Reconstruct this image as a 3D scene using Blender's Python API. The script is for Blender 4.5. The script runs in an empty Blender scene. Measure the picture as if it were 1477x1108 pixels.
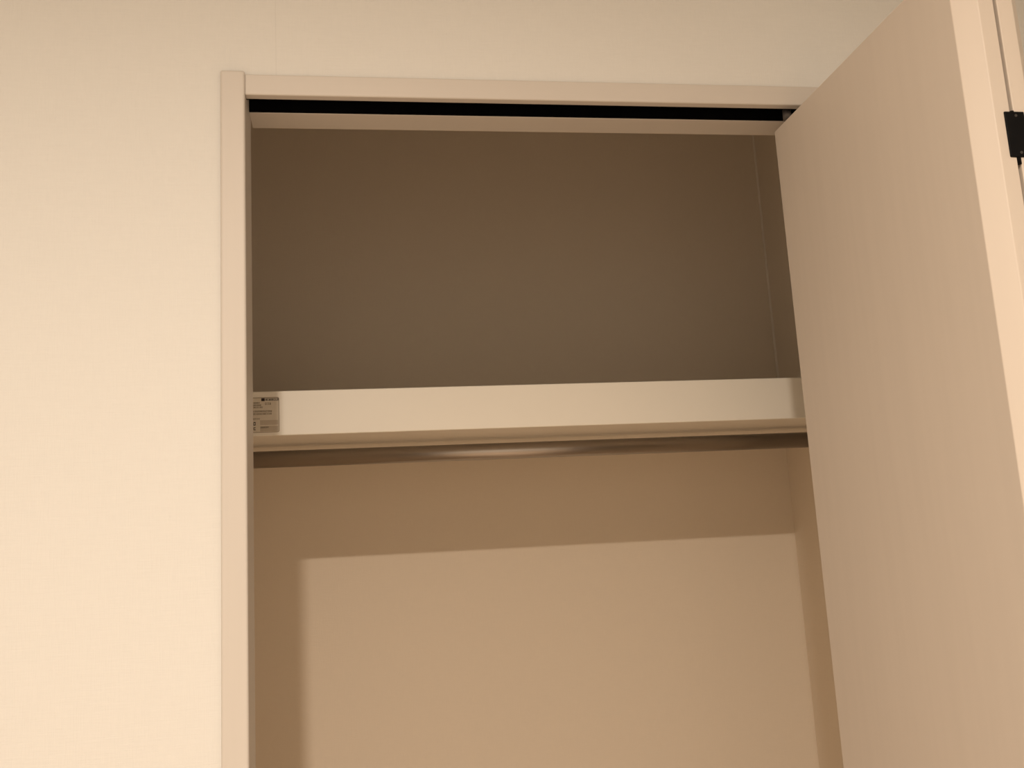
import bpy, bmesh, math, random
from mathutils import Vector, Matrix

# ------------------------------------------------------------------ scene, camera, light
scene = bpy.context.scene
COL = scene.collection
HEAD = 2.0                      # height of the underside of the closet head

yaw, pit, rol = 0.160316, 0.181419, -0.0551848
fwd = Vector((math.sin(yaw) * math.cos(pit), math.cos(yaw) * math.cos(pit), math.sin(pit)))
r0 = Vector((math.cos(yaw), -math.sin(yaw), 0))
u0 = r0.cross(fwd)
rgt = math.cos(rol) * r0 + math.sin(rol) * u0
upv = -math.sin(rol) * r0 + math.cos(rol) * u0
cam_data = bpy.data.cameras.new('camera')
cam_data.sensor_fit = 'HORIZONTAL'
cam_data.sensor_width = 36.0
cam_data.lens = 36.0 * 1439.67 / 1477.0
cam_data.clip_start = 0.02
cam = bpy.data.objects.new('camera', cam_data)
COL.objects.link(cam)
M = Matrix((rgt, upv, -fwd)).transposed().to_4x4()
M.translation = Vector((0.11686, -1.1, HEAD - 0.55325))
cam.matrix_world = M
scene.camera = cam

world = bpy.data.worlds.new('world')
scene.world = world
world.use_nodes = True
world.node_tree.nodes['Background'].inputs[0].default_value = (0.02, 0.014, 0.009, 1)
world.node_tree.nodes['Background'].inputs[1].default_value = 0.0

lamp_data = bpy.data.lights.new('downlight', 'AREA')      # small warm ceiling downlight behind the camera
lamp_data.shape = 'DISK'
lamp_data.size = 0.062
lamp_data.spread = math.radians(162)
lamp_data.energy = 42.0
lamp_data.color = (1.0, 0.865, 0.725)
lamp = bpy.data.objects.new('downlight', lamp_data)
COL.objects.link(lamp)
lamp.location = (-0.03, -1.60, HEAD + 0.490)

vs = scene.view_settings
vs.view_transform = 'Standard'
vs.look = 'None'
vs.gamma = 1.0
vs.use_curve_mapping = False
vs.exposure = 0.0

# ------------------------------------------------------------------ helpers
def tag(o, label=None, cat=None, group=None, kind=None):
    if label: o['label'] = label
    if cat: o['category'] = cat
    if group: o['group'] = group
    if kind: o['kind'] = kind
    return o

def new_mat(name, base, rough=0.6, metallic=0.0, spec=0.5):
    m = bpy.data.materials.new(name)
    m.use_nodes = True
    b = m.node_tree.nodes['Principled BSDF']
    b.inputs['Base Color'].default_value = (*base, 1)
    b.inputs['Roughness'].default_value = rough
    b.inputs['Metallic'].default_value = metallic
    b.inputs['Specular IOR Level'].default_value = spec
    return m

def nodes(m):
    return m.node_tree.nodes, m.node_tree.links, m.node_tree.nodes['Principled BSDF']

def mottle(m, base, amount, scale, stretch=(1, 1, 1), bump=0.0, bump_scale=400.0, detail=4.0):
    """colour mottling by noise, plus fine relief"""
    N, L, b = nodes(m)
    tc = N.new('ShaderNodeTexCoord')
    mp = N.new('ShaderNodeMapping'); mp.inputs['Scale'].default_value = stretch
    L.new(tc.outputs['Object'], mp.inputs['Vector'])
    nz = N.new('ShaderNodeTexNoise'); nz.inputs['Scale'].default_value = scale
    nz.inputs['Detail'].default_value = detail
    L.new(mp.outputs['Vector'], nz.inputs['Vector'])
    rp = N.new('ShaderNodeValToRGB')
    rp.color_ramp.elements[0].position = 0.3
    rp.color_ramp.elements[1].position = 0.7
    rp.color_ramp.elements[0].color = (*[c * (1 - amount) for c in base], 1)
    rp.color_ramp.elements[1].color = (*[min(1, c * (1 + amount)) for c in base], 1)
    L.new(nz.outputs['Fac'], rp.inputs['Fac'])
    L.new(rp.outputs['Color'], b.inputs['Base Color'])
    if bump > 0:
        n2 = N.new('ShaderNodeTexNoise'); n2.inputs['Scale'].default_value = bump_scale
        n2.inputs['Detail'].default_value = 2.0
        L.new(mp.outputs['Vector'], n2.inputs['Vector'])
        bp = N.new('ShaderNodeBump'); bp.inputs['Strength'].default_value = bump
        bp.inputs['Distance'].default_value = 0.001
        L.new(n2.outputs['Fac'], bp.inputs['Height'])
        L.new(bp.outputs['Normal'], b.inputs['Normal'])
    return m

def wallpaper(name, base, seam_x=None):
    """woven-look vinyl wallpaper: fine crossed threads"""
    m = new_mat(name, base, 0.75, 0, 0.25)
    N, L, b = nodes(m)
    tc = N.new('ShaderNodeTexCoord')
    acc = None
    for sc in ((700, 700, 45), (45, 45, 700)):
        mp = N.new('ShaderNodeMapping'); mp.inputs['Scale'].default_value = sc
        L.new(tc.outputs['Object'], mp.inputs['Vector'])
        nz = N.new('ShaderNodeTexNoise'); nz.inputs['Scale'].default_value = 1.0
        nz.inputs['Detail'].default_value = 2.0
        L.new(mp.outputs['Vector'], nz.inputs['Vector'])
        if acc is None:
            acc = nz.outputs['Fac']
        else:
            ad = N.new('ShaderNodeMath'); ad.operation = 'ADD'
            L.new(acc, ad.inputs[0]); L.new(nz.outputs['Fac'], ad.inputs[1]); acc = ad.outputs[0]
    bp = N.new('ShaderNodeBump'); bp.inputs['Strength'].default_value = 0.35
    bp.inputs['Distance'].default_value = 0.0006
    L.new(acc, bp.inputs['Height']); L.new(bp.outputs['Normal'], b.inputs['Normal'])
    rp = N.new('ShaderNodeMapRange')
    rp.inputs['From Min'].default_value = 0.7; rp.inputs['From Max'].default_value = 1.3
    rp.inputs['To Min'].default_value = 0.988; rp.inputs['To Max'].default_value = 1.01
    L.new(acc, rp.inputs['Value'])
    fac = rp.outputs[0]
    if seam_x is not None:                     # hairline where two widths of paper meet
        sx = N.new('ShaderNodeSeparateXYZ'); L.new(tc.outputs['Object'], sx.inputs[0])
        cm = N.new('ShaderNodeMath'); cm.operation = 'COMPARE'
        L.new(sx.outputs[0], cm.inputs[0]); cm.inputs[1].default_value = seam_x; cm.inputs[2].default_value = 0.0006
        mu = N.new('ShaderNodeMath'); mu.operation = 'MULTIPLY_ADD'
        L.new(cm.outputs[0], mu.inputs[0]); mu.inputs[1].default_value = -0.05; L.new(fac, mu.inputs[2])
        fac = mu.outputs[0]
    vm = N.new('ShaderNodeVectorMath'); vm.operation = 'SCALE'
    vm.inputs[0].default_value = base
    L.new(fac, vm.inputs['Scale'])
    L.new(vm.outputs[0], b.inputs['Base Color'])
    return m

def add_box(bm, x0, x1, y0, y1, z0, z1):
    v = [bm.verts.new((x, y, z)) for x in (x0, x1) for y in (y0, y1) for z in (z0, z1)]
    for f in ((0, 1, 3, 2), (4, 6, 7, 5), (0, 4, 5, 1), (2, 3, 7, 6), (0, 2, 6, 4), (1, 5, 7, 3)):
        bm.faces.new([v[i] for i in f])
    return v

def add_prism(bm, pts, z0, z1):
    """vertical prism over an xy outline"""
    lo = [bm.verts.new((x, y, z0)) for x, y in pts]
    hi = [bm.verts.new((x, y, z1)) for x, y in pts]
    n = len(pts)
    bm.faces.new(lo[::-1]); bm.faces.new(hi)
    for i in range(n):
        bm.faces.new((lo[i], lo[(i + 1) % n], hi[(i + 1) % n], hi[i]))

def add_cyl(bm, a, b, r, n=24, cap=True):
    a, b = Vector(a), Vector(b)
    d = (b - a).normalized()
    s = d.orthogonal().normalized(); t = d.cross(s)
    ra, rb = [], []
    for i in range(n):
        o = (s * math.cos(2 * math.pi * i / n) + t * math.sin(2 * math.pi * i / n)) * r
        ra.append(bm.verts.new(a + o)); rb.append(bm.verts.new(b + o))
    for i in range(n):
        f = bm.faces.new((ra[i], ra[(i + 1) % n], rb[(i + 1) % n], rb[i])); f.smooth = True
    if cap:
        bm.faces.new(ra[::-1]); bm.faces.new(rb)

def obj(name, bm, m, parent=None, bevel=0.0, seg=3):
    bmesh.ops.recalc_face_normals(bm, faces=bm.faces)
    me = bpy.data.meshes.new(name)
    bm.to_mesh(me); bm.free()
    me.materials.append(m)
    o = bpy.data.objects.new(name, me)
    COL.objects.link(o)
    if parent: o.parent = parent
    if bevel > 0:
        md = o.modifiers.new('bevel', 'BEVEL'); md.width = bevel; md.segments = seg
        md.limit_method = 'ANGLE'; md.angle_limit = math.radians(40)
    return o

def box(name, m, dims, parent=None, bevel=0.0, seg=3):
    bm = bmesh.new(); add_box(bm, *dims)
    return obj(name, bm, m, parent, bevel, seg)

def empty(name, loc):
    o = bpy.data.objects.new(name, None); COL.objects.link(o); o.location = loc
    o.empty_display_size = 0.05
    return o

def adopt(parent, *kids):
    """parent world-placed meshes to an Empty standing elsewhere"""
    for k in kids:
        k.parent = parent
        k.matrix_parent_inverse = Matrix.Translation(-parent.location)

# ------------------------------------------------------------------ materials
WALL = (0.76, 0.745, 0.71)
M_WALL = wallpaper('woven_wallpaper', WALL)
M_HEADWALL = wallpaper('woven_wallpaper_seamed', WALL, seam_x=0.0372)
M_CLOSET = wallpaper('closet_wallpaper', (0.845, 0.735, 0.60))
FR = (0.635, 0.585, 0.53)
M_FRAME = mottle(new_mat('frame_sheet_upright', FR, 0.5), FR, 0.008, 6, (30, 30, 1), 0.03, 300)
M_HEAD = mottle(new_mat('frame_sheet_level', FR, 0.5), FR, 0.008, 6, (1, 30, 30), 0.03, 300)
M_DOOR = mottle(new_mat('door_sheet', (0.65, 0.57, 0.49), 0.5), (0.65, 0.57, 0.49), 0.014, 5, (14, 14, 0.8), 0.02, 200)
M_SHELF = mottle(new_mat('shelf_white', (0.93, 0.875, 0.77), 0.42), (0.93, 0.875, 0.77), 0.008, 8)
M_METAL = mottle(new_mat('brushed_pipe', (0.40, 0.36, 0.325), 0.34, 1.0), (0.40, 0.36, 0.325), 0.03, 30, (1, 60, 60))
M_BLACK = mottle(new_mat('black_plastic', (0.003, 0.003, 0.0035), 0.55, 0, 0.12), (0.003, 0.003, 0.0035), 0.2, 60)
M_TRACK = mottle(new_mat('track_black', (0.002, 0.002, 0.0025), 0.8, 0, 0.05), (0.002, 0.002, 0.0025), 0.2, 60)
M_ROLLER = mottle(new_mat('roller_grey', (0.17, 0.15, 0.14), 0.5), (0.17, 0.15, 0.14), 0.1, 80)
M_SCREW = new_mat('screw_steel', (0.12, 0.115, 0.11), 0.35, 1.0)
M_LABEL = mottle(new_mat('label_film', (0.74, 0.665, 0.55), 0.4), (0.74, 0.665, 0.55), 0.02, 60)
M_INK = mottle(new_mat('label_ink', (0.26, 0.20, 0.13), 0.6), (0.26, 0.20, 0.13), 0.05, 90)
M_INKBLACK = mottle(new_mat('label_ink_black', (0.03, 0.02, 0.02), 0.6), (0.03, 0.02, 0.02), 0.05, 90)
M_INKGREY = mottle(new_mat('label_ink_grey', (0.57, 0.49, 0.39), 0.6), (0.57, 0.49, 0.39), 0.03, 90)
M_CEIL = mottle(new_mat('ceiling_paper', (0.87, 0.83, 0.77), 0.85), (0.87, 0.83, 0.77), 0.01, 20, (1, 1, 1), 0.1, 250)
M_FLOOR = mottle(new_mat('floor_wood', (0.78, 0.62, 0.47), 0.45), (0.78, 0.62, 0.47), 0.06, 4, (1, 12, 1))
M_CAULK = new_mat('caulk', (0.84, 0.76, 0.65), 0.5)

# ------------------------------------------------------------------ structure
CEIL = 2.50
WY0, WY1 = 0.007, 0.085        # closet front wall
XL, XR = -1.25, 1.35           # room side walls
YB = -2.70                     # room rear wall
OW = 0.746                     # clear opening width
CX0, CX1, CY1 = -0.14, 0.9768, 0.80   # closet interior
JX = 0.002                     # jamb inner face
HT = HEAD + 0.0257             # top of head trim

tag(box('floor', M_FLOOR, (XL - .1, XR + .1, YB - .1, CY1 + .1, -0.1, 0.0)), 'brown wooden floor of the room', 'floor', kind='structure')
tag(box('ceiling', M_CEIL, (XL - .1, XR + .1, YB - .1, CY1 + .1, CEIL, CEIL + .1)), 'off-white papered ceiling of the room', 'ceiling', kind='structure')
wf = empty('wall_front', (0, WY0, 0))
tag(wf, 'cream woven wallpaper wall around the closet opening', 'wall', kind='structure')
a = box('wall_section', M_WALL, (XL, -0.012, WY0, WY1, 0, CEIL))
b_ = box('wall_section', M_HEADWALL, (-0.012, OW + 0.012, WY0, WY1, HT - 0.003, CEIL))
c_ = box('wall_section', M_WALL, (OW + 0.012, XR, WY0, WY1, 0, CEIL))
adopt(wf, a, b_, c_)
tag(box('wall_left', M_WALL, (XL - .1, XL, YB, WY1, 0, CEIL)), 'cream papered side wall of the room', 'wall', kind='structure')
tag(box('wall_right', M_WALL, (XR, XR + .1, YB, WY1, 0, CEIL)), 'cream papered side wall past the folding door', 'wall', kind='structure')
tag(box('wall_rear', M_WALL, (XL, XR, YB - .1, YB, 0, CEIL)), 'cream papered wall opposite the closet', 'wall', kind='structure')
tag(box('wall_closet_back', M_CLOSET, (CX0 - .05, CX1 + .05, CY1, CY1 + .05, 0, CEIL)), 'beige papered back wall inside the closet', 'wall', kind='structure')
tag(box('wall_closet_left', M_CLOSET, (CX0 - .05, CX0, WY1, CY1, 0, CEIL)), 'beige papered closet side wall at the labelled end of the shelf', 'wall', kind='structure')
wr = tag(box('wall_closet_right', M_CLOSET, (CX1, CX1 + .05, WY1, CY1, 0, CEIL)), 'beige papered closet side wall behind the folded door', 'wall', kind='structure')
bm = bmesh.new()               # sealant run down the inside corner
add_prism(bm, [(CX1 + .001, CY1 + .001), (CX1 - .0035, CY1 + .001), (CX1 - .003, CY1 - .0012), (CX1 - .0012, CY1 - .003), (CX1 + .001, CY1 - .0035)], HEAD - 0.32, CEIL)
obj('caulk_bead', bm, M_CAULK, wr)

# opening trim: jamb boards and head board (built with their own profile)
def jamb(name, side, label):
    if side < 0: x0, x1 = -0.0256, JX
    else: x0, x1 = OW, OW + 0.0256
    bm = bmesh.new()
    add_box(bm, x0, x1, 0.0, 0.070, 0.0, HT + 0.0032)
    o = obj(name, bm, M_FRAME, None, 0.0028, 4)
    return tag(o, label, 'door frame', kind='structure')
jamb('trim_1', -1, 'pale vertical jamb board of the closet opening, opposite the folded door')
jamb('trim_2', 1, 'pale vertical jamb board hidden behind the folded door')
T1, T2, HB = 0.0152, 0.0503, 0.0929
ht = empty('trim_3', (OW / 2, 0.05, HEAD))
tag(ht, 'pale head board across the top of the closet opening', 'door frame', kind='structure')
hx0, hx1 = JX - 0.0005, OW + 0.0005
h1 = box('head_front', M_HEAD, (hx0, hx1, 0.003, T1, HEAD, HT), None, 0.0018, 3)
h2 = box('head_back', M_HEAD, (hx0, hx1, T2, HB, HEAD, HT), None, 0.001, 2)
h3 = box('head_core', M_HEAD, (hx0, hx1, T1 - .001, T2 + .001, HT - .006, HT), None)
bm = bmesh.new()               # black U channel that guides the folding door
add_box(bm, hx0, hx1, T1 - .0004, T1 + .0025, HEAD + 0.0008, HT - .006)
add_box(bm, hx0, hx1, T2 - .0025, T2 + .0004, HEAD + 0.0008, HT - .006)
add_box(bm, hx0, hx1, T1, T2, HT - .009, HT - .0055)
h4 = obj('guide_track', bm, M_TRACK)
h4['label'] = 'black guide track for the folding door'
adopt(ht, h1, h2, h3, h4)

# ------------------------------------------------------------------ folding door
Px, Py = 0.6553, 0.0261
Qx, Qy = 0.6617, -0.3429
dt = empty('door_1', (OW - 0.02, 0.03, 0.0))
tag(dt, 'beige folding door with a black hinge, folded open beside the closet', 'folding door', kind='structure')
TH, CH = 0.031, 0.0158
ZT, ZB = HEAD - 0.026, 0.012
GAP = 0.0034

def leaf_outline(mirror):
    dx, dy = Qx - Px, Qy - Py
    L = math.hypot(dx, dy); ux, uy = dx / L, dy / L
    nx, ny = -uy, ux            # across the thickness, away from the opening
    if nx < 0: nx, ny = -nx, -ny
    def P(s, t): return (Px + ux * s + nx * t, Py + uy * s + ny * t)
    pts = [P(0, 0.0), P(L, 0), P(L + CH, CH), P(L + CH, TH), P(0, TH)]
    if mirror:
        ax = P(L + CH, TH + GAP / 2)[0]
        pts = [(2 * ax - x, y) for x, y in pts][::-1]
    return pts, P(L + CH, TH + GAP / 2)
pts, fold = leaf_outline(False)
bm = bmesh.new(); add_prism(bm, pts, ZB, ZT)
leaf1 = obj('door_panel', bm, M_DOOR, None, 0.0008, 2)
pts2, _ = leaf_outline(True)
bm = bmesh.new(); add_prism(bm, pts2, ZB, ZT)
leaf2 = obj('door_panel', bm, M_DOOR, None, 0.0008, 2)
adopt(dt, leaf1, leaf2)
# black hinge let into the two fold edges, with its screws and pin
hz0, hz1 = HEAD - 0.2262, HEAD - 0.1838
bm = bmesh.new()
fx, fy = fold
add_box(bm, fx - 0.0082, fx + 0.0108, fy - 0.0016, fy + 0.002, hz0, hz1)
hg = obj('hinge', bm, M_BLACK, None, 0.0009, 2)
hg['label'] = 'black hinge across the fold edges'
bm = bmesh.new(); add_cyl(bm, (fx + .0004, fy + .0008, hz0 - 0.006), (fx + .0004, fy + .0008, hz1 + 0.001), 0.0019, 12)
pin = obj('hinge_pin', bm, M_BLACK)
adopt(dt, hg, pin)
for sz in (hz1 - 0.004, hz0 + 0.004):
    bm = bmesh.new()
    add_cyl(bm, (fx + 0.0022, fy - 0.0019, sz), (fx + 0.0022, fy - 0.001, sz), 0.0013, 12)
    s = obj('screw', bm, M_SCREW); s.parent = hg
# guide roller on top of the leading leaf, running in the track
gx, gy = Px + 0.0235, 0.0335
bm = bmesh.new()
add_cyl(bm, (gx, gy, ZT - 0.004), (gx, gy, HEAD + 0.004), 0.0025, 16)
add_cyl(bm, (gx, gy, HEAD - 0.0055), (gx, gy, HEAD + 0.008), 0.0055, 24)
gr = obj('guide_roller', bm, M_ROLLER)
adopt(dt, gr)

# ------------------------------------------------------------------ shelf, label, hanging rail
SY, SZ0, SZ1 = 0.387, HEAD - 0.3447, HEAD - 0.2782
sh = empty('closet_shelf', (CX0, SY, SZ0))
tag(sh, 'white closet shelf with a deep front edge and a small label', 'shelf')
s1 = box('front_edge', M_SHELF, (CX0, CX1, SY, SY + 0.022, SZ0, SZ1), None, 0.0015, 3)
s2 = box('board', M_SHELF, (CX0, CX1, SY + 0.0215, CY1, SZ0 + 0.0005, SZ1 - 0.0005))
adopt(sh, s1, s2)

# maker's label stuck on the front edge, laid out in millimetres from its lower right corner
LX, LZ = 0.0085, HEAD - 0.3400             # lower right corner
MM = 0.001
LW, LH = 56 * MM, 53 * MM
def rounded(x0, x1, z0, z1, r, n=5):
    out = []
    for cx, cz, a0 in ((x1 - r, z1 - r, 0), (x0 + r, z1 - r, 90), (x0 + r, z0 + r, 180), (x1 - r, z0 + r, 270)):
        for i in range(n):
            a = math.radians(a0 + 90 * i / (n - 1)); out.append((cx + r * math.cos(a), cz + r * math.sin(a)))
    return out
def slab(bm, outline, y0, y1):
    fr = [bm.verts.new((x, y0, z)) for x, z in outline]; bk = [bm.verts.new((x, y1, z)) for x, z in outline]
    bm.faces.new(fr); bm.faces.new(bk[::-1])
    n = len(outline)
    for i in range(n): bm.faces.new((fr[i], fr[(i + 1) % n], bk[(i + 1) % n], bk[i]))
bm = bmesh.new(); slab(bm, rounded(LX - LW, LX, LZ, LZ + LH, 3 * MM), SY - 0.0003, SY + 0.0003)
lab = obj('label_sticker', bm, M_LABEL); lab['label'] = 'small printed maker label'
adopt(sh, lab)
def ink(name, m, fill):
    bm = bmesh.new(); fill(bm)
    o = obj(name, bm, m); o.parent = lab
    return o
def rect(bm, x0, x1, z0, z1, lift=0.0):    # mm, x leftwards-negative from the right edge, z up from the bottom
    add_box(bm, LX + x0 * MM, LX + x1 * MM, SY - 0.00042 - lift, SY - 0.00028, LZ + z0 * MM, LZ + z1 * MM)
def frame(bm):
    o = rounded(LX - LW + .6 * MM, LX - .6 * MM, LZ + .6 * MM, LZ + LH - .6 * MM, 2.6 * MM)
    i = rounded(LX - LW + 1.2 * MM, LX - 1.2 * MM, LZ + 1.2 * MM, LZ + LH - 1.2 * MM, 2.1 * MM)
    n = len(o); y = SY - 0.00034
    a = [bm.verts.new((x, y, z)) for x, z in o]; b = [bm.verts.new((x, y, z)) for x, z in i]
    for k in range(n): bm.faces.new((a[k], a[(k + 1) % n], b[(k + 1) % n], b[k]))
ink('border_line', M_INK, frame)
ink('logo_square', M_INKBLACK, lambda bm: rect(bm, -26, -21, 47, 51.4))
rnd = random.Random(4)
def textline(m, x0, x1, z0, z1, step, fillr=0.72):
    def f(bm):
        x = x0
        while x < x1 - step * 0.4:
            w = step * fillr
            h = z1 - z0
            rect(bm, x, x + w, z0, z0 + h * rnd.uniform(.18, .3))
            rect(bm, x, x + w, z1 - h * rnd.uniform(.18, .3), z1)
            rect(bm, x, x + w * .28, z0, z1)
            if rnd.random() < .6: rect(bm, x + w * .7, x + w, z0, z1)
            if rnd.random() < .5: rect(bm, x + w * .1, x + w * .9, z0 + h * .42, z0 + h * .58)
            x += step
    return ink('print_line', m, f)
textline(M_INKBLACK, -20, -0.8, 47.6, 50.8, 2.4, .8)
for x0, x1, z0, z1 in ((-52, -28, 43.6, 45.4), (-20.5, -12, 41.4, 44.6), (-52, -25, 40, 42.2), (-52, -24, 36.8, 39),
                       (-50, -11, 30.6, 33), (-46, -11, 26.8, 29.2), (-52, -29, 19.8, 21.8)):
    textline(M_INK, x0, x1, z0, z1, 2.2)
ink('table_fill', M_INKGREY, lambda bm: [rect(bm, -28, -2, 11.5, 18.5), rect(bm, -28, -2, 2, 9.8)])
textline(M_INKBLACK, -50, -32.5, 11.2, 16.2, 4.2)
textline(M_INKBLACK, -50, -33.5, 4.2, 8.4, 4.2)
textline(M_INK, -27, -16, 7, 9, 2.0)

# rail
RY, RZ, RR = 0.50, HEAD - 0.3664, 0.0132
rt = empty('hanging_rail', (CX0, RY, RZ))
tag(rt, 'brushed metal hanging rail directly under the closet shelf', 'clothes rail')
bm = bmesh.new(); add_cyl(bm, (CX0 + .001, RY, RZ), (CX1 - .001, RY, RZ), RR, 48)
r1 = obj('pipe', bm, M_METAL)
ks = [r1]
for x0, x1 in ((CX0, CX0 + 0.012), (CX1 - 0.012, CX1)):
    bm = bmesh.new(); add_cyl(bm, (x0, RY, RZ), (x1, RY, RZ), RR + 0.0045, 32)
    ks.append(obj('end_socket', bm, M_METAL))
adopt(rt, *ks)
